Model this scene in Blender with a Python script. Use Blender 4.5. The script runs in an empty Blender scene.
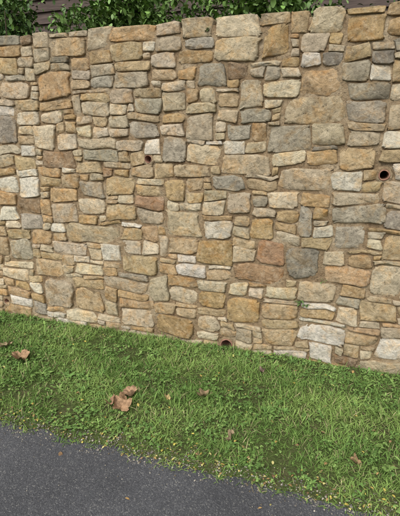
import bpy, math, random
import numpy as np
from mathutils import noise, Vector

random.seed(23); rng = np.random.default_rng(7)
scene = bpy.context.scene
PITCH = 15.7; YAW = 18.6; F = 430.0; EYE = 1.6; D = 2.93
WT = 2.33; WX0 = -7.0; WX1 = 4.0; THICK = 0.45

# ---------------------------------------------------------------- helpers
def link(o):
    scene.collection.objects.link(o); return o

def empty(name, loc=(0, 0, 0)):
    e = bpy.data.objects.new(name, None); e.location = loc
    e.empty_display_size = 0.2
    return link(e)

def mesh_np(name, verts, quads=None, tris=None, mat=None, col=None, smooth=True, parent=None, rnd=None):
    me = bpy.data.meshes.new(name)
    verts = np.asarray(verts, dtype=np.float32)
    nq = 0 if quads is None else len(quads); nt = 0 if tris is None else len(tris)
    me.vertices.add(len(verts)); me.vertices.foreach_set('co', verts.ravel())
    parts = []
    if nq: parts.append(np.asarray(quads, dtype=np.int32).ravel())
    if nt: parts.append(np.asarray(tris, dtype=np.int32).ravel())
    loops = np.concatenate(parts)
    me.loops.add(len(loops)); me.loops.foreach_set('vertex_index', loops)
    me.polygons.add(nq + nt)
    starts = np.concatenate([np.arange(nq) * 4, nq * 4 + np.arange(nt) * 3]).astype(np.int32)
    me.polygons.foreach_set('loop_start', starts)
    me.polygons.foreach_set('use_smooth', np.full(nq + nt, smooth, dtype=bool))
    me.update(calc_edges=True)
    if col is not None:
        a = me.attributes.new('col', 'FLOAT_COLOR', 'POINT')
        c = np.ones((len(verts), 4), dtype=np.float32); c[:, :3] = col
        a.data.foreach_set('color', c.ravel())
    if rnd is not None:
        a = me.attributes.new('rnd', 'FLOAT', 'POINT')
        a.data.foreach_set('value', np.asarray(rnd, dtype=np.float32))
    if mat: me.materials.append(mat)
    o = link(bpy.data.objects.new(name, me))
    if parent: o.parent = parent
    return o

def px2wall(px, py):
    """survey measurement of the photo -> (x, z) on the wall face"""
    p = math.radians(PITCH); y = math.radians(YAW)
    u = px - 200; v = 258 - py
    f = F * math.cos(p) + v * math.sin(p); up = -F * math.sin(p) + v * math.cos(p)
    X = -math.sin(y) * f + math.cos(y) * u; Y = math.cos(y) * f + math.sin(y) * u
    t = D / Y
    return X * t, EYE + up * t

def px2ground(px, py, z=0.0):
    p = math.radians(PITCH); y = math.radians(YAW)
    u = px - 200; v = 258 - py
    f = F * math.cos(p) + v * math.sin(p); up = -F * math.sin(p) + v * math.cos(p)
    X = -math.sin(y) * f + math.cos(y) * u; Y = math.cos(y) * f + math.sin(y) * u
    t = (z - EYE) / up
    return X * t, -D + Y * t

def nz(x, y, z=0.0):
    return noise.noise(Vector((x, y, z)))

class NT:
    def __init__(self, name):
        self.m = bpy.data.materials.new(name); self.m.use_nodes = True
        self.t = self.m.node_tree; self.n = self.t.nodes; self.l = self.t.links
        self.b = self.n['Principled BSDF']
    def node(self, typ, **kw):
        nd = self.n.new(typ)
        for k, v in kw.items(): setattr(nd, k, v)
        return nd
    def lk(self, a, b): self.l.new(a, b)
    def noise(self, vec, scale, detail=4, rough=0.6, dist=0.0):
        nd = self.node('ShaderNodeTexNoise'); nd.inputs['Scale'].default_value = scale
        nd.inputs['Detail'].default_value = detail; nd.inputs['Roughness'].default_value = rough
        nd.inputs['Distortion'].default_value = dist
        if vec is not None: self.lk(vec, nd.inputs['Vector'])
        return nd.outputs['Fac']
    def ramp(self, fac, stops):
        nd = self.node('ShaderNodeValToRGB'); e = nd.color_ramp.elements
        while len(e) < len(stops): e.new(0.5)
        for i, (p, c) in enumerate(stops):
            e[i].position = p; e[i].color = (c, c, c, 1) if not isinstance(c, tuple) else (*c, 1)
        self.lk(fac, nd.inputs['Fac']); return nd.outputs['Color']
    def mix(self, fac, a, b, mode='MIX'):
        nd = self.node('ShaderNodeMix', data_type='RGBA', blend_type=mode)
        for s, i in ((fac, 0), (a, 6), (b, 7)):
            if isinstance(s, (int, float)): nd.inputs[i].default_value = s
            elif isinstance(s, tuple): nd.inputs[i].default_value = (*s, 1)
            else: self.lk(s, nd.inputs[i])
        return nd.outputs[2]
    def math(self, op, a, b):
        nd = self.node('ShaderNodeMath', operation=op)
        for s, i in ((a, 0), (b, 1)):
            if isinstance(s, (int, float)): nd.inputs[i].default_value = s
            else: self.lk(s, nd.inputs[i])
        return nd.outputs[0]
    def obj(self):
        return self.node('ShaderNodeTexCoord').outputs['Object']
    def attr(self, name, out='Color'):
        return self.node('ShaderNodeAttribute', attribute_name=name).outputs[out]
    def bump(self, h, strength, dist, normal=None):
        nd = self.node('ShaderNodeBump'); nd.inputs['Strength'].default_value = strength
        nd.inputs['Distance'].default_value = dist; self.lk(h, nd.inputs['Height'])
        if normal: self.lk(normal, nd.inputs['Normal'])
        return nd.outputs['Normal']
    def done(self, color, normal=None, rough=0.9, spec=0.2):
        if isinstance(color, tuple): self.b.inputs['Base Color'].default_value = (*color, 1)
        else: self.lk(color, self.b.inputs['Base Color'])
        if normal: self.lk(normal, self.b.inputs['Normal'])
        self.b.inputs['Roughness'].default_value = rough
        self.b.inputs['Specular IOR Level'].default_value = spec
        return self.m

# ---------------------------------------------------------------- materials
def mat_stone():
    t = NT('limestone_rubble'); o = t.obj(); r = t.attr('rnd', 'Fac')
    comb = t.node('ShaderNodeCombineXYZ'); t.lk(t.math('MULTIPLY', r, 37.0), comb.inputs[0]); t.lk(t.math('MULTIPLY', r, 91.0), comb.inputs[2])
    add = t.node('ShaderNodeVectorMath', operation='ADD'); t.lk(o, add.inputs[0]); t.lk(comb.outputs[0], add.inputs[1])
    v = add.outputs[0]
    c = t.attr('col')
    n1 = t.noise(v, 12, 3, 0.7, 0.4)
    n2 = t.noise(v, 40, 7, 0.80)
    n4 = t.noise(v, 9, 4, 0.7, 0.6)
    c = t.mix(1.0, c, t.ramp(n1, [(0.30, 0.72), (0.5, 1.0), (0.70, 1.22)]), 'MULTIPLY')
    c = t.mix(t.ramp(n4, [(0.49, 0.0), (0.64, 0.6)]), c, t.mix(1.0, c, (1.08, 0.83, 0.54), 'MULTIPLY'))
    n5 = t.noise(v, 20, 6, 0.82, 0.4)
    c = t.mix(t.ramp(n5, [(0.51, 0.0), (0.60, 0.5)]), c, t.mix(0.5, t.mix(1.0, c, (1.3, 1.3, 1.3), 'MULTIPLY'), (0.68, 0.61, 0.47)))
    # grey-black lichen and damp: heavier near the coping and just above the grass
    sep = t.node('ShaderNodeSeparateXYZ'); t.lk(o, sep.inputs[0])
    hgt = t.math('MULTIPLY', sep.outputs[2], 0.022)
    damp = t.node('ShaderNodeMapRange'); t.lk(sep.outputs[2], damp.inputs[0])
    damp.inputs[1].default_value = 0.30; damp.inputs[2].default_value = 0.02; damp.inputs[3].default_value = 0; damp.inputs[4].default_value = 0.05
    n6 = t.math('ADD', t.math('ADD', t.noise(o, 7.5, 8, 0.84, 0.3), hgt), damp.outputs[0])
    c = t.mix(t.ramp(n6, [(0.57, 0.0), (0.68, 0.55)]), c, (0.215, 0.185, 0.14))
    c = t.mix(1.0, c, t.ramp(n2, [(0.34, 0.30), (0.42, 0.90), (0.62, 1.18)]), 'MULTIPLY')
    h = t.math('ADD', t.math('MULTIPLY', n2, 1.2), t.math('MULTIPLY', n1, 0.9))
    return t.done(c, t.bump(h, 1.0, 0.022), 0.95, 0.08)

def mat_mortar():
    t = NT('lime_mortar'); o = t.obj()
    n1 = t.noise(o, 4, 4, 0.7); n2 = t.noise(o, 55, 5, 0.75)
    c = t.ramp(n1, [(0.35, (0.24, 0.165, 0.095)), (0.5, (0.36, 0.265, 0.16)), (0.66, (0.48, 0.39, 0.265))])
    c = t.mix(1.0, c, t.ramp(n2, [(0.3, 0.4), (0.48, 0.92), (0.7, 1.2)]), 'MULTIPLY')
    return t.done(c, t.bump(n2, 1.0, 0.025), 0.95, 0.1)

def mat_attr(name, rough=0.6, spec=0.3, var=0.25, scale=30):
    t = NT(name); c = t.attr('col'); o = t.obj()
    n = t.noise(o, scale, 2, 0.6)
    c = t.mix(1.0, c, t.ramp(n, [(0.3, 1 - var), (0.7, 1 + var)]), 'MULTIPLY')
    return t.done(c, None, rough, spec)

def mat_asphalt():
    t = NT('asphalt'); o = t.obj()
    v = t.node('ShaderNodeTexVoronoi'); v.inputs['Scale'].default_value = 190; t.lk(o, v.inputs['Vector'])
    sep = t.node('ShaderNodeSeparateColor'); t.lk(v.outputs['Color'], sep.inputs[0])
    big = t.noise(o, 1.6, 5, 0.65); fine = t.noise(o, 300, 2, 0.6)
    c = t.ramp(sep.outputs[0], [(0.0, (0.052, 0.054, 0.059)), (0.55, (0.070, 0.072, 0.079)), (0.9, (0.095, 0.097, 0.103)), (1.0, (0.16, 0.16, 0.155))])
    c = t.mix(1.0, c, t.ramp(big, [(0.3, 0.80), (0.7, 1.2)]), 'MULTIPLY')
    c = t.mix(1.0, c, t.ramp(fine, [(0.3, 0.7), (0.7, 1.3)]), 'MULTIPLY')
    h = t.math('ADD', t.math('MULTIPLY', v.outputs['Distance'], -1.0), t.math('MULTIPLY', fine, 0.5))
    return t.done(c, t.bump(h, 0.6, 0.003), 0.85, 0.2)

def mat_soil(name):
    t = NT(name); o = t.obj()
    n1 = t.noise(o, 9, 5, 0.7); n2 = t.noise(o, 90, 4, 0.7)
    c = t.ramp(n1, [(0.35, (0.08, 0.115, 0.03)), (0.5, (0.09, 0.115, 0.04)), (0.7, (0.12, 0.105, 0.055))])
    c = t.mix(1.0, c, t.ramp(n2, [(0.3, 0.5), (0.7, 1.4)]), 'MULTIPLY')
    return t.done(c, t.bump(n2, 1.0, 0.02), 0.95, 0.1)

def mat_simple(name, c1, c2, scale=20, rough=0.8, bump=0.5, stretch=None):
    t = NT(name); o = t.obj()
    if stretch:
        mp = t.node('ShaderNodeMapping'); mp.inputs['Scale'].default_value = stretch; t.lk(o, mp.inputs[0]); o = mp.outputs[0]
    n = t.noise(o, scale, 5, 0.65)
    return t.done(t.ramp(n, [(0.3, c1), (0.7, c2)]), t.bump(n, bump, 0.01), rough, 0.2)

M_STONE = mat_stone(); M_MORTAR = mat_mortar(); M_ASPH = mat_asphalt()
M_GRASS = mat_attr('grass_blades', 0.7, 0.15, 0.15, 12)
M_LEAF = mat_attr('shrub_leaves', 0.5, 0.3, 0.2, 9)
M_DRY = mat_attr('dry_leaf', 0.8, 0.15, 0.4, 60)
M_GRAVEL = mat_attr('gravel_stone', 0.9, 0.15, 0.3, 90)
M_SOIL = mat_soil('verge_soil'); M_GROUND = mat_soil('ground_soil')
M_CLAY = mat_simple('fired_clay', (0.18, 0.09, 0.065), (0.32, 0.18, 0.125), 40)
M_DARK = mat_simple('pipe_hole_shade', (0.012, 0.010, 0.008), (0.03, 0.022, 0.018), 40)  # near-black colour stands in for the shade inside the pipes
M_WOOD = mat_simple('weathered_boards', (0.040, 0.030, 0.026), (0.10, 0.075, 0.064), 6, 0.85, 0.6, (0.6, 8, 8))
M_TILE = mat_simple('roof_tiles', (0.07, 0.055, 0.045), (0.16, 0.12, 0.10), 14)
M_BARK = mat_simple('bark', (0.05, 0.038, 0.028), (0.12, 0.09, 0.065), 30)
M_GLASS = mat_simple('window_glass', (0.02, 0.024, 0.028), (0.04, 0.045, 0.05), 3, 0.1, 0.0)

# ---------------------------------------------------------------- stone layout
PAL = dict(cream=(0.66, 0.56, 0.40), pale=(0.74, 0.675, 0.55), tan=(0.54, 0.415, 0.25), ochre=(0.52, 0.37, 0.195),
           orange=(0.56, 0.395, 0.225), beige=(0.56, 0.465, 0.32), grey=(0.43, 0.38, 0.29), dgrey=(0.28, 0.25, 0.195),
           brown=(0.38, 0.275, 0.17), rust=(0.42, 0.275, 0.165))
A = [  # left, top, right, bottom in survey units, tone
 (39,73,73,101,'orange'),(51,38,88,58,'tan'),(112,43,143,62,'tan'),(218,37,260,63,'beige'),(262,29,291,60,'ochre'),
 (302,36,328,54,'beige'),(301,68,331,96,'orange'),(346,14,388,43,'ochre'),(342,60,371,80,'grey'),(356,81,390,100,'grey'),
 (264,79,299,94,'cream'),(196,64,227,88,'grey'),(284,96,346,125,'beige'),(269,126,313,150,'grey'),(129,121,159,140,'grey'),
 (186,114,216,138,'beige'),(226,124,252,139,'grey'),(163,137,196,161,'grey'),(118,71,152,90,'beige'),(0,116,19,145,'grey'),
 (34,124,56,146,'cream'),(44,148,69,167,'brown'),(8,144,43,156,'pale'),(223,151,269,174,'beige'),(288,168,332,191,'beige'),
 (338,150,380,172,'tan'),(268,191,300,209,'cream'),(212,173,241,190,'grey'),(166,181,188,201,'ochre'),(108,177,138,196,'tan'),
 (152,163,176,179,'tan'),(68,225,122,244,'beige'),(54,204,80,222,'beige'),(22,178,41,198,'pale'),(0,176,20,193,'pale'),
 (170,209,203,235,'beige'),(182,201,225,213,'cream'),(226,193,251,216,'beige'),(231,216,277,241,'ochre'),(284,206,313,232,'grey'),
 (329,204,380,227,'grey'),(328,190,372,203,'beige'),(258,243,284,267,'rust'),(285,249,319,277,'dgrey'),(232,266,281,282,'rust'),
 (321,266,366,283,'orange'),(370,267,406,297,'cream'),(300,281,338,305,'beige'),(12,238,33,261,'grey'),(46,279,74,306,'beige'),
 (74,289,105,308,'tan'),(124,254,160,272,'tan'),(150,274,168,300,'beige'),(108,278,148,290,'beige'),(169,287,198,304,'cream'),
 (54,242,88,255,'cream'),(142,237,166,257,'beige'),(32,259,64,276,'tan'),(228,299,263,324,'ochre'),(198,291,228,307,'ochre'),
 (219,281,247,296,'cream'),(156,317,197,336,'ochre'),(120,307,155,326,'beige'),(67,309,99,321,'cream'),(34,302,64,315,'grey'),
 (297,323,342,341,'pale'),(254,326,296,344,'tan'),(375,337,406,360,'pale'),(357,359,406,378,'beige'),(309,343,333,361,'pale'),
 (336,226,368,250,'grey'),(0,206,20,218,'pale'),(21,212,42,228,'grey'),(102,245,126,261,'pale'),(76,161,104,174,'tan'),
 (83,148,118,160,'grey'),(60,100,82,116,'beige'),(84,104,108,118,'beige'),(140,97,160,113,'grey'),(162,92,186,112,'beige'),
 (112,90,136,106,'beige'),(238,78,264,104,'beige'),(240,107,272,122,'grey'),(346,130,380,148,'beige'),(0,58,18,76,'tan'),
 (3,80,30,98,'beige'),(92,76,116,90,'grey'),(156,36,180,52,'beige'),(184,38,214,50,'grey'),(310,10,344,32,'beige'),
 (262,10,292,26,'tan'),(348,101,384,122,'grey'),(384,60,410,84,'tan'),(386,100,412,130,'beige'),(200,240,232,262,'ochre'),
 (170,240,198,254,'tan'),(178,262,208,276,'pale'),(76,262,104,276,'cream'),(106,204,134,222,'tan'),(137,210,166,226,'beige'),
 (0,234,10,252,'tan'),(322,306,356,322,'cream'),(266,286,298,300,'cream'),(268,304,300,320,'tan'),(360,300,396,320,'tan'),
 (82,182,106,198,'grey'),(248,178,280,190,'tan'),(306,126,344,146,'beige'),(316,152,336,167,'ochre'),(272,152,306,166,'cream'),
 (382,184,410,206,'beige'),(384,210,412,232,'grey'),(382,236,410,262,'tan'),(300,234,332,248,'tan'),(344,342,372,356,'tan')]
PIPES = [px2wall(149, 159), px2wall(384, 175), px2wall(8, 301)]
PR = [0.025, 0.029, 0.028]
BASEPIPE = px2wall(227, 346)

CS = 0.01
NX = int((WX1 - WX0) / CS); NZ = int((WT + 0.15) / CS); ZB = -0.15
occ = np.zeros((NZ, NX), dtype=bool)
def cellx(x): return int(round((x - WX0) / CS))
def cellz(z): return int(round((z - ZB) / CS))
for (x, z), r in zip(PIPES, PR):
    q = r + 0.010
    occ[cellz(z - q):cellz(z + q), cellx(x - q):cellx(x + q)] = True
occ[0:cellz(0.12), cellx(BASEPIPE[0] - 0.06):cellx(BASEPIPE[0] + 0.06)] = True
anch = []
for l, tp, r, b, tone in A:
    cx = (l + r) / 2; cy = (tp + b) / 2
    xa, _ = px2wall(l, cy); xb, _ = px2wall(r, cy); _, za = px2wall(cx, b); _, zb = px2wall(cx, tp)
    zb = min(zb, WT - 0.01)
    i0, i1, k0, k1 = cellx(xa), cellx(xb), max(cellz(za), 0), cellz(zb)
    while i1 - i0 > 3 and occ[k0:k1, i0].any(): i0 += 1
    while i1 - i0 > 3 and occ[k0:k1, i1 - 1].any(): i1 -= 1
    while k1 - k0 > 3 and occ[k0, i0:i1].any(): k0 += 1
    while k1 - k0 > 3 and occ[k1 - 1, i0:i1].any(): k1 -= 1
    if occ[k0:k1, i0:i1].any() or i1 - i0 < 4 or k1 - k0 < 4: continue
    occ[k0:k1, i0:i1] = True
    anch.append([i0, i1, k0, k1, tone, 1])
def free(a, b, c, d):
    return a >= 0 and b <= NX and c >= 0 and d <= NZ and not occ[c:d, a:b].any()
def grow(rc, limx, limz, need_hit=True):
    for side in random.sample(range(4), 4):
        lim = limx if side < 2 else limz
        i0, i1, k0, k1 = rc[:4]; g = 0
        while g < lim:
            n = g + 1
            s = [(i0 - n, i0 - g, k0, k1), (i1 + g, i1 + n, k0, k1), (i0, i1, k0 - n, k0 - g), (i0, i1, k1 + g, k1 + n)][side]
            if not free(*s): break
            g = n
        if g == 0 or (need_hit and g >= lim): continue
        if side == 0: rc[0] -= g
        elif side == 1: rc[1] += g
        elif side == 2: rc[2] -= g
        else: rc[3] += g
        occ[rc[2]:rc[3], rc[0]:rc[1]] = True
for rc in anch: grow(rc, 7, 3)
rects = list(anch)
def tone_for(x, z):
    g = nz(x * 0.9, z * 1.2, 3.3)
    w = dict(cream=3.2, pale=1.6, tan=3.4, ochre=1.6, orange=1.1, beige=3.0, grey=0.6, dgrey=0.12, brown=0.35, rust=0.12)
    if z > 1.3: w['grey'] += 0.6; w['dgrey'] += 0.15; w['beige'] += 0.6
    if x < -1.6: w['cream'] += 1.0; w['pale'] += 0.6
    if z < 0.6: w['cream'] += 0.8; w['ochre'] += 0.5
    if g > 0.1: w['grey'] += 0.5
    if g < -0.1: w['ochre'] += 1; w['tan'] += 1
    return random.choices(list(w), list(w.values()))[0]
# lay the remaining stones course by course
fill = []
def lay(minrun, hs):
    for k in range(NZ):
        i = 0
        while i < NX:
            if occ[k, i]: i += 1; continue
            j = i
            while j < NX and not occ[k, j] and j - i < 90: j += 1
            run = j - i
            if run < minrun: i = j; continue
            hh = random.choice(hs)
            w = int(round(hh * random.uniform(1.5, 3.1))) + 1
            w = max(11, min(w, 36))
            if random.random() < 0.10: w = random.randint(8, 10)
            if run <= w: w = run
            elif run - w < 10: w = run if run < 36 else run // 2
            hh = min(hh, max(5, int(w * 0.85)))
            h = 1
            while k + h < NZ and h < hh + 3 and not occ[k + h, i:i + w].any(): h += 1
            if h >= hh + 3: h = hh
            if 0 < NZ - (k + h) < 6 and not occ[k:NZ, i:i + w].any(): h = NZ - k
            if w < 4 or h < 3: i += w; continue
            occ[k:k + h, i:i + w] = True
            fill.append([i, i + w, k, k + h, None, 0])
            i += w
lay(11, [6, 7, 7, 8, 8, 9, 9, 10, 11, 12, 14])
for rc in fill: grow(rc, 8, 3, True)
lay(5, [4, 5, 6, 7])
for rc in fill + anch: grow(rc, 3, 2, False)
for rc in fill + anch: grow(rc, 6, 4, True)
for rc in fill + anch: grow(rc, 2, 2, False)
rects += fill
print('stones', len(rects))

NA = 44
RINGS = [0.3, 0.55, 0.74, 0.87, 0.945, 0.988, 1.0, 1.0]
PROF = [1.0, 1.0, .99, .98, .94, .77, .35, 0]
def warp(x, z):
    k = min(1, max(0.25, (2.33 - z) / .3))
    return (x + 0.024 * nz(x * 4, z * 4, 1.0) + 0.014 * nz(x * 13, z * 13, 5.0) + 0.004 * nz(x * 40, z * 40, 5.0),
            z + (0.030 * nz(x * 2.3, z * 3, 9.0) + 0.018 * nz(x * 9, z * 9, 2.0) + 0.004 * nz(x * 40, z * 40, 8.0)) * k)
V = []; Q = []; T = []; C = []; R = []
vb = 0
for (i0, i1, k0, k1, tone, an) in rects:
    x0 = WX0 + i0 * CS; x1 = WX0 + i1 * CS; z0 = ZB + k0 * CS; z1 = ZB + k1 * CS
    w = x1 - x0; h = z1 - z0
    if w < 0.025 or h < 0.022: continue
    top = (k1 >= NZ - 2)
    if top: z1 += random.uniform(-.012, .012)
    j = -0.0005 + random.random() * 0.0025
    x0 += j; x1 -= j; z0 += j; z1 -= j
    w = x1 - x0; h = z1 - z0
    jm = min(w, h * 1.6)
    def jit(a): return random.uniform(-0.05, 0.10) * a
    c00 = (x0 + jit(jm), z0 + jit(h)); c10 = (x1 - jit(jm), z0 + jit(h))
    c11 = (x1 - jit(jm), z1 - jit(h) * (0.4 if top else 1)); c01 = (x0 + jit(jm), z1 - jit(h) * (0.4 if top else 1))
    n = random.uniform(4.2, 13) if not top else random.uniform(6, 14)
    H = random.uniform(0.019, 0.028) + 0.015 * min(w, h) * random.random()
    tx = random.uniform(-0.04, 0.04); tz = random.uniform(-0.09, 0.05)
    sd = random.uniform(0, 500)
    tone = tone or tone_for(x0, z0)
    col = np.array(PAL[tone]) * random.uniform(0.84, 1.08)
    col = col * np.array([random.uniform(0.98, 1.03), 1.0, random.uniform(0.94, 1.05)])
    ex = 2.0 / n
    fac = []
    for _ in range(4):
        fa1 = random.uniform(0, 6.28); fac.append((math.cos(fa1), math.sin(fa1), random.uniform(.25, .95), random.uniform(.003, .020)))
    pts = []
    for rr_i, rr in enumerate(RINGS):
        last = rr_i == len(RINGS) - 1
        for a in range(NA):
            th = 2 * math.pi * (a + 0.5) / NA
            ct, st = math.cos(th), math.sin(th)
            s = math.copysign(abs(ct) ** ex, ct); t = math.copysign(abs(st) ** ex, st)
            on = 1.04 - 0.11 * abs(nz(ct * 1.8 + sd, st * 1.8, sd)) - 0.15 * abs(nz(ct * 5 + sd, st * 5, 7.0)) + .045 * nz(ct * 12 + sd, st * 12, 2.0)
            s *= rr * on; t *= rr * on
            if last: s *= 1.01; t *= 1.01
            a0 = (1 - s) / 2; a1 = (1 + s) / 2; b0 = (1 - t) / 2; b1 = (1 + t) / 2
            px = a0 * b0 * c00[0] + a1 * b0 * c10[0] + a1 * b1 * c11[0] + a0 * b1 * c01[0]
            pz = a0 * b0 * c00[1] + a1 * b0 * c10[1] + a1 * b1 * c11[1] + a0 * b1 * c01[1]
            y = -H * PROF[rr_i]
            if not last:
                y += (tx * s * w * 0.5 + tz * t * h * 0.5) * min(1, (1.02 - rr) * 8)
                for (cf, sf, fd, fs) in fac: y += max(0, s * cf + t * sf - fd) * fs
                am = 1 if rr < 0.98 else .5
                y -= (0.005 * nz(px * 15 + sd, pz * 18, 0) + 0.008 * abs(nz(px * 30 + sd, pz * 44, 3)) + .003 * nz(px * 80, pz * 90, sd)) * am
            else:
                y = 0.02 if not top else THICK - 0.01 + 0.01 * nz(px * 9, pz * 9)
            wx, wz = warp(px, pz)
            pts.append((wx, y, wz))
    p0 = pts[:NA]
    pts.append((sum(p[0] for p in p0) / NA, sum(p[1] for p in p0) / NA, sum(p[2] for p in p0) / NA))
    nr = len(RINGS)
    V.extend(pts); cidx = vb + nr * NA
    for q in range(nr - 1):
        for a in range(NA):
            b = (a + 1) % NA
            Q.append((vb + (q + 1) * NA + a, vb + (q + 1) * NA + b, vb + q * NA + b, vb + q * NA + a))
    for a in range(NA):
        T.append((cidx, vb + a, vb + (a + 1) % NA))
    C.append(np.tile(col, (len(pts), 1))); R.append(np.full(len(pts), random.random()))
    vb += len(pts)
wall = empty('stone_wall')
stones = mesh_np('stones', V, Q, T, M_STONE, np.concatenate(C), True, wall, np.concatenate(R))

# mortar core: front sheet with openings for the pipes + body
gs = 0.02
nx = int((WX1 - WX0) / gs) + 1; nzc = int((2.30 - ZB) / gs) + 1
gv = np.zeros((nzc, nx, 3))
for k in range(nzc):
    for i in range(nx):
        x = WX0 + i * gs; z = ZB + k * gs
        gv[k, i] = (x, -0.005 + 0.015 * nz(x * 6, z * 6, 4) + 0.008 * nz(x * 31, z * 31, 2), z)
gq = []
for k in range(nzc - 1):
    for i in range(nx - 1):
        cx = WX0 + (i + .5) * gs; cz = ZB + (k + .5) * gs
        if any((cx - p[0]) ** 2 + (cz - p[1]) ** 2 < (r + 0.004) ** 2 for p, r in zip(PIPES, PR)): continue
        if abs(cx - BASEPIPE[0]) < 0.05 and cz < 0.105: continue
        b = k * nx + i; gq.append((b, b + 1, b + nx + 1, b + nx))
gvv = gv.reshape(-1, 3).tolist()
f = len(gvv); zt = ZB + (nzc - 1) * gs; xr = WX0 + (nx - 1) * gs
gvv += [(WX0, 0, ZB), (xr, 0, ZB), (xr, 0, zt), (WX0, 0, zt), (WX0, THICK, ZB), (xr, THICK, ZB), (xr, THICK, zt), (WX0, THICK, zt)]
gq += [(f + 5, f + 4, f + 7, f + 6), (f + 3, f + 2, f + 6, f + 7), (f + 4, f, f + 3, f + 7), (f + 1, f + 5, f + 6, f + 2)]
mesh_np('mortar', gvv, gq, None, M_MORTAR, None, True, wall)

# ---------------------------------------------------------------- clay pipes
def tube(name, x, z, ro, ri, front, depth, arch=False):
    e = empty(name, (x, 0, z)); n = 28
    vs = []; qs = []
    prof = [(ro, depth), (ro, front + 0.004), (ro - 0.003, front), (ri + 0.002, front), (ri, front + 0.004), (ri, depth)]
    for r, y in prof:
        for a in range(n):
            th = 2 * math.pi * a / n
            k = 1 + 0.03 * math.sin(3 * th + x * 9)
            vs.append((r * k * math.cos(th), y + .002 * math.sin(5 * th), r * k * math.sin(th) * (1.15 if arch else 1)))
    for q in range(len(prof) - 1):
        for a in range(n):
            b = (a + 1) % n
            qs.append((q * n + a, q * n + b, (q + 1) * n + b, (q + 1) * n + a))
    mesh_np('clay_rim', vs, qs, None, M_CLAY, None, True, e)
    vs = [(0, depth - 0.01, 0)] + [(ri * 1.05 * math.cos(2 * math.pi * a / n), depth - 0.01, ri * 1.2 * math.sin(2 * math.pi * a / n)) for a in range(n)]
    mesh_np('dark_end_cap', vs, None, [(0, 1 + a, 1 + (a + 1) % n) for a in range(n)], M_DARK, None, False, e)  # cap closing the bore, darkness of the hole painted into its colour
    vs = []; qs = []
    for r, y in [(ro - 0.002, -0.014), (ro + 0.008, -0.018), (ro + 0.018, -0.012), (ro + 0.024, 0.01)]:
        for a in range(n):
            th = 2 * math.pi * a / n
            k = 1 + 0.15 * nz(math.cos(th) * 2 + x, math.sin(th) * 2, r * 30)
            vs.append((r * k * math.cos(th), y, r * k * math.sin(th)))
    for q in range(3):
        for a in range(n):
            b = (a + 1) % n
            qs.append((q * n + a, q * n + b, (q + 1) * n + b, (q + 1) * n + a))
    mesh_np('mortar_collar', vs, qs, None, M_MORTAR, None, True, e)
tube('drain_pipe', *PIPES[0], 0.029, 0.024, -0.020, 0.25)
tube('drain_pipe', *PIPES[1], 0.034, 0.026, -0.024, 0.25)
tube('drain_pipe', *PIPES[2], 0.030, 0.024, -0.014, 0.25)
tube('drain_pipe', BASEPIPE[0], 0.055, 0.050, 0.040, -0.022, 0.25, True)

# ---------------------------------------------------------------- ground, road, verge
def zsurf(x, y):
    """height of the grass verge"""
    d = y + 1.25
    return 0.006 + 0.03 * min(1, max(0, d / 0.35)) + 0.014 * nz(x * 2, y * 2, 1) * min(1, max(0, d * 3)) + 0.006 * nz(x * 9, y * 9, 4) * min(1, max(0, d * 3))
def edge_y(x):
    return -1.25 + 0.035 * nz(x * 1.6, 0, 2) + 0.03 * nz(x * 7, 0, 5) + 0.015 * nz(x * 25, 0, 5)
mesh_np('ground', [(-150, -150, -0.03), (150, -150, -0.03), (150, 150, -0.03), (-150, 150, -0.03)], [(0, 1, 2, 3)], None, M_GROUND, None, False)
mesh_np('road', [(-120, -6.4, -0.003), (120, -6.4, -0.003), (120, -0.9, -0.003), (-120, -0.9, -0.003)], [(0, 1, 2, 3)], None, M_ASPH, None, False)
def verge(name, x0, x1, step, yb):
    xs = np.arange(x0, x1 + 1e-6, step); ny = 36; vs = []; qs = []
    for x in xs:
        ey = edge_y(x)
        for j in range(ny):
            y = ey + (yb - ey) * (j / (ny - 1))
            vs.append((x, y, -0.006 if j == 0 else zsurf(x, y)))
    for i in range(len(xs) - 1):
        for j in range(ny - 1):
            b = i * ny + j; qs.append((b, b + ny, b + ny + 1, b + 1))
    return mesh_np(name, vs, qs, None, M_SOIL, None, True)
verge('grass_verge', -12, 10, 0.04, 0.03)

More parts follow.
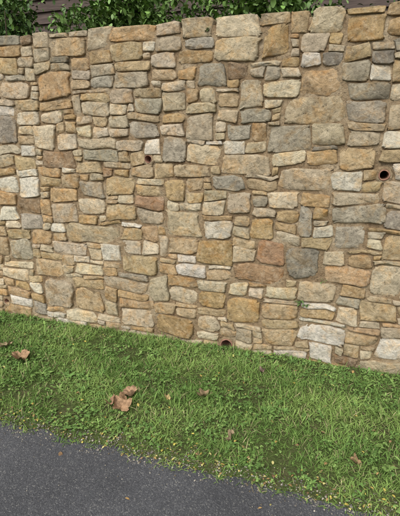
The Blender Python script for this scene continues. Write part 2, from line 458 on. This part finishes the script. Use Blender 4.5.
# ---------------------------------------------------------------- grass
def blades(n, x0, x1, lmin, lmax, wid, ymin=-1.32, ymax=-0.01):
    X = rng.uniform(x0, x1, n); Y = rng.uniform(ymin, ymax, n)
    keep = np.zeros(n, bool); Z = np.zeros(n); cl = np.zeros(n); cn = np.zeros(n)
    for i in range(n):
        x, y = X[i], Y[i]; d = y - edge_y(x)
        if d < -0.04: continue
        c1 = nz(x * 3.2, y * 4.5, 11) * 0.6 + nz(x * 11, y * 13, 3) * 0.5
        p = 0.74 + c1 * 1.5
        if d < 0.12: p = (p + .15) * max(0.25, d / 0.12)
        if y > -0.06: p += 0.2
        if rng.random() > p: continue
        keep[i] = True; Z[i] = zsurf(x, y); cl[i] = c1; cn[i] = nz(x * 1.7, y * 2.5, 21) + .5 * nz(x * 8, y * 8, 2)
    X, Y, Z, cl, cn = X[keep], Y[keep], Z[keep], cl[keep], cn[keep]; n = len(X)
    L = rng.uniform(lmin, lmax, n) * (1 + 0.9 * cl) * np.where(rng.random(n) < 0.07, 1.6, 1.0)
    L *= np.clip(0.6 + (Y + 1.25) * 1.2, 0.6, 1.0)
    ang = rng.uniform(0, 2 * np.pi, n); lean = rng.uniform(0.15, 1.25, n); curl = rng.uniform(0.2, 1.3, n)
    W = wid * rng.uniform(0.6, 1.4, n)
    fa = ang + np.pi / 2 + rng.normal(0, .5, n)
    ts = [0, .38, .72, 1.0]; ws = [.8, 1.0, .7, 0]
    P = np.zeros((n, 7, 3)); hx = np.zeros(n); hz = np.zeros(n); prev = 0; vi = 0
    for t, w in zip(ts, ws):
        el = lean + curl * t
        dt = t - prev; prev = t
        hx = hx + np.sin(el) * dt * L; hz = hz + np.cos(el) * dt * L
        cx = X + np.cos(ang) * hx; cy = Y + np.sin(ang) * hx; cz = Z - 0.004 + np.maximum(hz, 0.004 * t)
        cy = np.minimum(cy, -0.04 + 0.02 * rng.random(n))
        ox = np.cos(fa) * W * w * .5; oy = np.sin(fa) * W * w * .5
        if w > 0:
            P[:, vi] = np.stack([cx - ox, cy - oy, cz], 1); P[:, vi + 1] = np.stack([cx + ox, cy + oy, cz], 1); vi += 2
        else:
            P[:, vi] = np.stack([cx, cy, cz], 1)
    base = np.arange(n)[:, None] * 7
    q = np.concatenate([base + np.array([0, 1, 3, 2]), base + np.array([2, 3, 5, 4])]); t3 = base + np.array([4, 5, 6])
    g = rng.uniform(0, 1, (n, 1)); mixn = np.clip(0.5 + cn[:, None] * 1.4 + rng.normal(0, .12, (n, 1)), 0, 1)
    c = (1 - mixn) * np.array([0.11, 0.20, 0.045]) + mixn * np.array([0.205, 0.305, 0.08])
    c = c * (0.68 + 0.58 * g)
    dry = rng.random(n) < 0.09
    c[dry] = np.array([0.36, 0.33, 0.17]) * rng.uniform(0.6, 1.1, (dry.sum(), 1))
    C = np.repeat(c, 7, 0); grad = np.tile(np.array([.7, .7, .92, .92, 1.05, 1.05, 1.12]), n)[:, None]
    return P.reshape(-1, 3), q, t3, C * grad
def merge(parts):
    vs, qs, ts, cs = [], [], [], []; o = 0
    for v, q, t, c in parts:
        vs.append(v); cs.append(c)
        if q is not None: qs.append(q + o)
        if t is not None: ts.append(t + o)
        o += len(v)
    return np.concatenate(vs), (np.concatenate(qs) if qs else None), (np.concatenate(ts) if ts else None), np.concatenate(cs)
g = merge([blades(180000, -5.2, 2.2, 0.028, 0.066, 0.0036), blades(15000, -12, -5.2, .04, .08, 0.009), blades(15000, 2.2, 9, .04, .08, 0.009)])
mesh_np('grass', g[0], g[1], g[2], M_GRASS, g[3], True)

# broad-leaved weeds (clover, plantain, dandelion)
def ovals(P0, dirs, tilt, L, W, col):
    n = len(P0); ts = [0, .3, .65, 1.0]; ws = [.18, .85, 1.0, .25]
    out = np.zeros((n, 8, 3))
    for k, (t, w) in enumerate(zip(ts, ws)):
        hx = L * t * np.cos(tilt - t * .35); hz = L * t * np.sin(tilt - t * .35)
        cx = P0[:, 0] + np.cos(dirs) * hx; cy = P0[:, 1] + np.sin(dirs) * hx; cz = P0[:, 2] + hz
        ox = -np.sin(dirs) * W * w * .5; oy = np.cos(dirs) * W * w * .5
        out[:, 2 * k] = np.stack([cx - ox, cy - oy, cz + W * w * .12], 1); out[:, 2 * k + 1] = np.stack([cx + ox, cy + oy, cz + W * w * .12], 1)
    b = np.arange(n)[:, None] * 8
    q = np.concatenate([b + np.array([0, 1, 3, 2]), b + np.array([2, 3, 5, 4]), b + np.array([4, 5, 7, 6])])
    return out.reshape(-1, 3), q, None, np.repeat(col, 8, 0)
P0 = []; dr = []; tl = []; LL = []; WW = []; CC = []
for _ in range(3800):
    x = random.uniform(-5.2, 2.2); y = random.uniform(-1.22, -0.03)
    if nz(x * 2.1, y * 3.1, 31) < 0.0 and random.random() > 0.2: continue
    k = random.random(); z = zsurf(x, y)
    base = np.array([0.105, 0.19, 0.05]) if random.random() < .6 else np.array([0.17, 0.265, 0.075])
    if k < 0.8:
        for s in range(random.randint(2, 5)):
            sx = x + random.gauss(0, .02); sy = min(y + random.gauss(0, .02), -.02); sz = z + random.uniform(.010, .035); a0 = random.uniform(0, 6.28)
            sc = random.uniform(.007, .014)
            for l in range(3):
                P0.append((sx, sy, sz)); dr.append(a0 + l * 2.09); tl.append(random.uniform(0, .4)); LL.append(sc); WW.append(sc * .95); CC.append(base * random.uniform(.7, 1.3))
    else:
        a0 = random.uniform(0, 6.28); m = random.randint(4, 8); sc = random.uniform(.02, .045)
        for l in range(m):
            P0.append((x, y, z + .010)); dr.append(a0 + l * 6.28 / m + random.gauss(0, .2)); tl.append(random.uniform(.2, 1.0)); q = sc * random.uniform(.7, 1.2)
            LL.append(q); WW.append(q * random.uniform(.25, .45)); CC.append(base * random.uniform(.7, 1.3))
v, q, t, c = ovals(np.array(P0), np.array(dr), np.array(tl), np.array(LL), np.array(WW), np.array(CC))
v[:, 1] = np.minimum(v[:, 1], -0.03)
mesh_np('clover_and_weeds', v, q, None, M_GRASS, c, True)
# small plants rooted in the joints
P0 = []; dr = []; tl = []; LL = []; WW = []; CC = []
for px, py, s in [(300, 300, .05), (306, 304, .04), (322, 280, .025), (160, 338, .05), (64, 112, .02), (210, 30, .03)]:
    x, z = px2wall(px, py)
    for l in range(10):
        a = random.uniform(math.pi + .1, 2 * math.pi - .1)
        P0.append((x + random.gauss(0, .012), -.022, z + random.gauss(0, .008))); dr.append(a); tl.append(random.uniform(-.4, 1.0)); LL.append(s * random.uniform(.4, 1)); WW.append(s * .28); CC.append(np.array([.12, .20, .06]) * random.uniform(.7, 1.2))
v, q, t, c = ovals(np.array(P0), np.array(dr), np.array(tl), np.array(LL), np.array(WW), np.array(CC))
mesh_np('wall_plants', v, q, None, M_GRASS, c, True)

# ---------------------------------------------------------------- gravel along the road edge
def ico():
    t = (1 + 5 ** .5) / 2
    v = np.array([(-1, t, 0), (1, t, 0), (-1, -t, 0), (1, -t, 0), (0, -1, t), (0, 1, t), (0, -1, -t), (0, 1, -t), (t, 0, -1), (t, 0, 1), (-t, 0, -1), (-t, 0, 1)]) / 1.9
    f = np.array([(0, 11, 5), (0, 5, 1), (0, 1, 7), (0, 7, 10), (0, 10, 11), (1, 5, 9), (5, 11, 4), (11, 10, 2), (10, 7, 6), (7, 1, 8), (3, 9, 4), (3, 4, 2), (3, 2, 6), (3, 6, 8), (3, 8, 9), (4, 9, 5), (2, 4, 11), (6, 2, 10), (8, 6, 7), (9, 8, 1)])
    return v, f
iv, it = ico(); n = 9000
vs = []; ts = []; cs = []; o = 0
for i in range(n):
    x = random.uniform(-6, 3); ey = edge_y(x); y = ey + random.gauss(0.015, 0.045)
    if random.random() < .04: y = ey - abs(random.gauss(0, .25))
    r = random.choice([.0015, .002, .0025, .003, .0045]) * random.uniform(.8, 1.2)
    z = -0.003 if y < ey else zsurf(x, y)
    sc = np.array([random.uniform(.7, 1.4), random.uniform(.7, 1.4), random.uniform(.5, .9)]) * r
    a = random.uniform(0, 6.28); p = iv * (1 + rng.uniform(-.2, .2, (12, 1))) * sc
    p = np.stack([p[:, 0] * math.cos(a) - p[:, 1] * math.sin(a), p[:, 0] * math.sin(a) + p[:, 1] * math.cos(a), p[:, 2]], 1) + np.array([x, y, z + r * .4])
    vs.append(p); ts.append(it + o); o += 12
    b = random.choice([(.24, .22, .18), (.17, .16, .14), (.12, .11, .10), (.34, .31, .26), (.12, .10, .07)])
    cs.append(np.tile(np.array(b), (12, 1)))
mesh_np('gravel', np.concatenate(vs), None, np.concatenate(ts), M_GRAVEL, np.concatenate(cs), False)

# ---------------------------------------------------------------- small fallen leaves
P0 = []; dr = []; tl = []; LL = []; WW = []; CC = []
def addleaf(x, y, big=1.0):
    z = (0.002 if y < edge_y(x) else zsurf(x, y) + random.uniform(.002, .035) * min(1, (y - edge_y(x)) * 6))
    P0.append((x, y, z)); dr.append(random.uniform(0, 6.28)); tl.append(random.uniform(-.1, .45) if y > edge_y(x) else random.uniform(0, .15))
    l = random.uniform(.012, .026) * big; LL.append(l); WW.append(l * random.uniform(.4, .75))
    CC.append(np.array(random.choice([(.52, .43, .10), (.42, .32, .09), (.34, .22, .09), (.24, .15, .08), (.55, .49, .20), (.34, .34, .11)])) * random.uniform(.7, 1.1))
for _ in range(1100):
    x = random.uniform(-6, 3); addleaf(x, edge_y(x) + abs(random.gauss(0, .09)) - .01, .8)
for _ in range(380):
    x = random.uniform(-6, 3); addleaf(x, random.uniform(-1.2, -.05))
for px, py in [(125, 498), (270, 506), (262, 508), (60, 452)]:
    x, y = px2ground(px, py); addleaf(x, y, 1.3)
v, q, t, c = ovals(np.array(P0), np.array(dr), np.array(tl), np.array(LL), np.array(WW), np.array(CC))
mesh_np('fallen_leaves', v, q, None, M_DRY, c, True)

# large dry plane-tree leaves: lobed, curled
def big_leaf(px, py, size, col, rot, curl, lift=0.032):
    x, y = px2ground(px, py, .05)
    z = zsurf(x, y) + lift
    nA, nR = 40, 6; vs = [(0, 0, 0)]; ts = []; qs = []
    sd = random.uniform(0, 99)
    for r in range(1, nR + 1):
        for a in range(nA):
            th = 2 * math.pi * a / nA
            lobes = 0.66 + 0.34 * abs(math.cos(2.5 * (th - math.pi / 2))) ** .8 + .05 * math.sin(17 * th)
            lobes *= 1.0 - 0.35 * (math.cos(th + math.pi / 2) > .85)
            rr = r / nR * lobes * size * .5
            u = rr * math.cos(th); w = rr * math.sin(th)
            ru = math.sin(u / size * 2.6 * curl) * size / (2.6 * curl + 1e-6)
            zz = (1 - math.cos(u / size * 2.6 * curl)) * size / (2.6 * curl) * 1.1 + .5 * curl * w * w / size + .035 * nz(u * 26 + sd, w * 26, sd) - .006 * math.cos(5 * th) * r / nR
            vs.append((ru, w, zz))
    for a in range(nA): ts.append((0, 1 + a, 1 + (a + 1) % nA))
    for r in range(nR - 1):
        for a in range(nA):
            b = (a + 1) % nA; qs.append((1 + r * nA + a, 1 + (r + 1) * nA + a, 1 + (r + 1) * nA + b, 1 + r * nA + b))
    k = len(vs); p0 = -.28 * size
    vs += [(-.0015, p0, .0), (.0015, p0, .0), (.0015, p0 - .35 * size, .012), (-.0015, p0 - .35 * size, .012)]; qs.append((k, k + 1, k + 2, k + 3))
    cc = np.tile(np.array(col), (len(vs), 1)) * rng.uniform(.8, 1.15, (len(vs), 1))
    o = mesh_np('dead_leaf', vs, qs, ts, M_DRY, cc, True)
    o.location = (x, y, z); o.rotation_euler = (random.uniform(-.1, .4), random.uniform(-.4, .4), rot)
for a in [(121, 407, .15, (.30, .19, .11), .4, 1.0), (131, 396, .13, (.34, .22, .135), 2.4, 1.2), (112, 403, .10, (.27, .165, .10), 4, 1.2),
          (20, 359, .16, (.28, .18, .105), 1.2, .8), (6, 348, .12, (.35, .26, .17), 3.2, 1.0), (204, 398, .09, (.22, .16, .09), 2.0, 1.3),
          (262, 374, .08, (.18, .125, .10), .3, 1.3), (230, 438, .06, (.20, .15, .09), 5.1, 1.3), (355, 464, .06, (.22, .15, .08), 1.0, 1.3),
          (168, 402, .04, (.36, .28, .13), 1.0, .8)]:
    big_leaf(*a)

# ---------------------------------------------------------------- vegetation behind the wall
def leafcloud(n, fn, size, cols, sz=(.6, 1.3)):
    P = np.array([fn() for _ in range(n)])
    d = rng.uniform(0, 2 * np.pi, n); ti = rng.uniform(-1.0, .6, n); L = size * rng.uniform(*sz, n); W = L * rng.uniform(.45, .7, n)
    c = np.array([cols[k] for k in rng.integers(0, len(cols), n)]) * rng.uniform(.6, 1.3, (n, 1))
    return ovals(P, d, ti, L, W, c)
def limb(pts, radii, n=7):
    vs = []; qs = []
    for p, r in zip(pts, radii):
        for a in range(n):
            th = 2 * math.pi * a / n; vs.append((p[0] + r * math.cos(th), p[1] + r * math.sin(th), p[2]))
    for q in range(len(pts) - 1):
        for a in range(n):
            b = (a + 1) % n; qs.append((q * n + a, q * n + b, (q + 1) * n + b, (q + 1) * n + a))
    return vs, qs
def shrub(name, cx, cy, rx, ry, zlo, zhi, n, size, cols, seed=0):
    e = empty(name, (cx, cy, 0))
    lobes = [(random.uniform(-1, 1) * rx * .8, random.uniform(-1, 1) * ry * .6, random.uniform(zlo + .3, zhi - .25), random.uniform(.16, .32)) for _ in range(int(10 + rx * 14))]
    def fn():
        if random.random() < .14:
            return (random.uniform(-rx, rx), random.uniform(-ry, ry), random.uniform(zlo, zhi))
        l = random.choice(lobes); v = Vector((random.gauss(0, 1), random.gauss(0, 1), random.gauss(0, 1))).normalized() * l[3] * random.uniform(.6, 1.08)
        return (l[0] + v.x, l[1] + v.y, l[2] + v.z)
    v, q, t, c = leafcloud(n, fn, size, cols)
    v[:, 1] = np.where((v[:, 2] < 2.36), np.maximum(v[:, 1], THICK + .02 - cy), v[:, 1])
    mesh_np('foliage', v, q, None, M_LEAF, c, True, e)
    V = []; Q = []
    for l in lobes:
        p = [(l[0] * .15, l[1] * .15, -.03), (l[0] * .4, l[1] * .4, l[2] * .4), (l[0] * .8, l[1] * .8, l[2] * .75), (l[0], l[1], l[2] + .1)]
        vs, qs = limb(p, [.03, .022, .014, .005]); Q += [tuple(k + len(V) for k in f_) for f_ in qs]; V += vs
    mesh_np('stems', V, Q, None, M_BARK, None, True, e)
G1 = [(.09, .17, .04), (.13, .23, .055), (.16, .27, .07), (.07, .13, .03), (.19, .29, .10)]
G2 = [(.045, .10, .03), (.07, .13, .04), (.10, .17, .055)]
shrub('climbing_shrub', -1.95, .95, .60, .4, 1.5, 3.1, 11000, .055, G1)
shrub('climbing_shrub', -1.1, .90, .6, .35, 1.4, 2.95, 11000, .055, G1)
shrub('climbing_shrub', -.5, 1.2, .38, .3, 1.3, 2.9, 6000, .05, G1)
shrub('dark_shrub', -3.65, 1.1, .55, .5, .8, 3.2, 11000, .05, G2 + G1[:3])
shrub('dark_shrub', -5.6, 1.4, .9, .5, .6, 3.4, 7000, .06, G2)
shrub('dark_shrub', .75, 1.9, .8, .45, .6, 2.95, 7000, .05, G2)
shrub('dark_shrub', 2.6, 1.5, .9, .5, .6, 3.1, 7000, .06, G2)

# timber outbuilding behind (horizontal weatherboards)
def box(name, x0, x1, y0, y1, z0, z1, mat, parent):
    v = [(x0, y0, z0), (x1, y0, z0), (x1, y1, z0), (x0, y1, z0), (x0, y0, z1), (x1, y0, z1), (x1, y1, z1), (x0, y1, z1)]
    return mesh_np(name, v, [(3, 2, 1, 0), (4, 5, 6, 7), (0, 1, 5, 4), (1, 2, 6, 5), (2, 3, 7, 6), (3, 0, 4, 7)], None, mat, None, False, parent)
barn = empty('timber_barn')
BH = 4.2
box('wall_core', -9, 3.6, 3.04, 7, -.03, BH + .1, M_WOOD, barn)
vsb = []; qsb = []
z = 0.0
while z < BH - .1:
    hgt = .16; k = len(vsb)
    vsb += [(-9, 2.985, z), (3.6, 2.985, z), (3.6, 3.02, z + hgt), (-9, 3.02, z + hgt), (-9, 3.035, z), (3.6, 3.035, z)]
    qsb += [(k, k + 1, k + 2, k + 3), (k + 4, k + 5, k + 1, k)]
    z += hgt
mesh_np('weatherboards', vsb, qsb, None, M_WOOD, None, False, barn)
for wx in (-6.9, 2.2):
    box('window_frame', wx - .5, wx + .5, 2.93, 2.978, 1.6, 2.7, M_BARK, barn); box('window_pane', wx - .43, wx + .43, 2.915, 2.928, 1.67, 2.63, M_GLASS, barn)
vr = []; qr = []; nxr = 260; rows = 14
for j in range(rows + 1):
    for i in range(nxr + 1):
        X = -9.3 + i * 13.2 / nxr; s = j / rows
        vr.append((X, 2.6 + s * 2.4, BH + .05 + s * 1.3 + .03 * math.sin(X * 2 * math.pi / .2) + .015 * (j % 2)))
for j in range(rows):
    for i in range(nxr):
        b = j * (nxr + 1) + i; qr.append((b, b + 1, b + nxr + 2, b + nxr + 1))
mesh_np('roof', vr, qr, None, M_TILE, None, True, barn)
vr2 = [(a, 10.0 - b, c) for a, b, c in vr]
mesh_np('roof_rear', vr2, [tuple(reversed(q_)) for q_ in qr], None, M_TILE, None, True, barn)

# ---------------------------------------------------------------- world, sun, camera
w = bpy.data.worlds.new('World'); scene.world = w; w.use_nodes = True
nt = w.node_tree; bg = nt.nodes['Background']
sky = nt.nodes.new('ShaderNodeTexSky'); sky.sky_type = 'NISHITA'; sky.sun_disc = False
EL = 44; AZ = 190   # sun stands behind the viewer, slightly left, veiled by cloud
sky.sun_elevation = math.radians(EL); sky.sun_rotation = math.radians(AZ); sky.dust_density = 3; sky.air_density = 1.0
hs = nt.nodes.new('ShaderNodeHueSaturation'); hs.inputs['Saturation'].default_value = 0.12
nt.links.new(sky.outputs[0], hs.inputs['Color']); nt.links.new(hs.outputs[0], bg.inputs['Color'])
bg.inputs['Strength'].default_value = 0.15
sl = bpy.data.lights.new('sun', 'SUN'); sl.energy = 3.3; sl.angle = math.radians(50); sl.color = (1, .97, .925)
so = link(bpy.data.objects.new('sun', sl))
az = math.radians(AZ); el = math.radians(EL)
dirv = Vector((math.sin(az) * math.cos(el), math.cos(az) * math.cos(el), math.sin(el)))
so.rotation_euler = dirv.to_track_quat('Z', 'Y').to_euler(); so.location = dirv * 20

cd = bpy.data.cameras.new('camera'); cam = link(bpy.data.objects.new('camera', cd))
cd.sensor_fit = 'HORIZONTAL'; cd.sensor_width = 36; cd.lens = F / 400 * 36
cd.clip_start = .05; cd.clip_end = 1000
cam.location = (0, -D, EYE); cam.rotation_euler = (math.radians(90 - PITCH), 0, math.radians(YAW))
scene.camera = cam
scene.view_settings.view_transform = 'Standard'; scene.view_settings.look = 'None'; scene.view_settings.exposure = 0
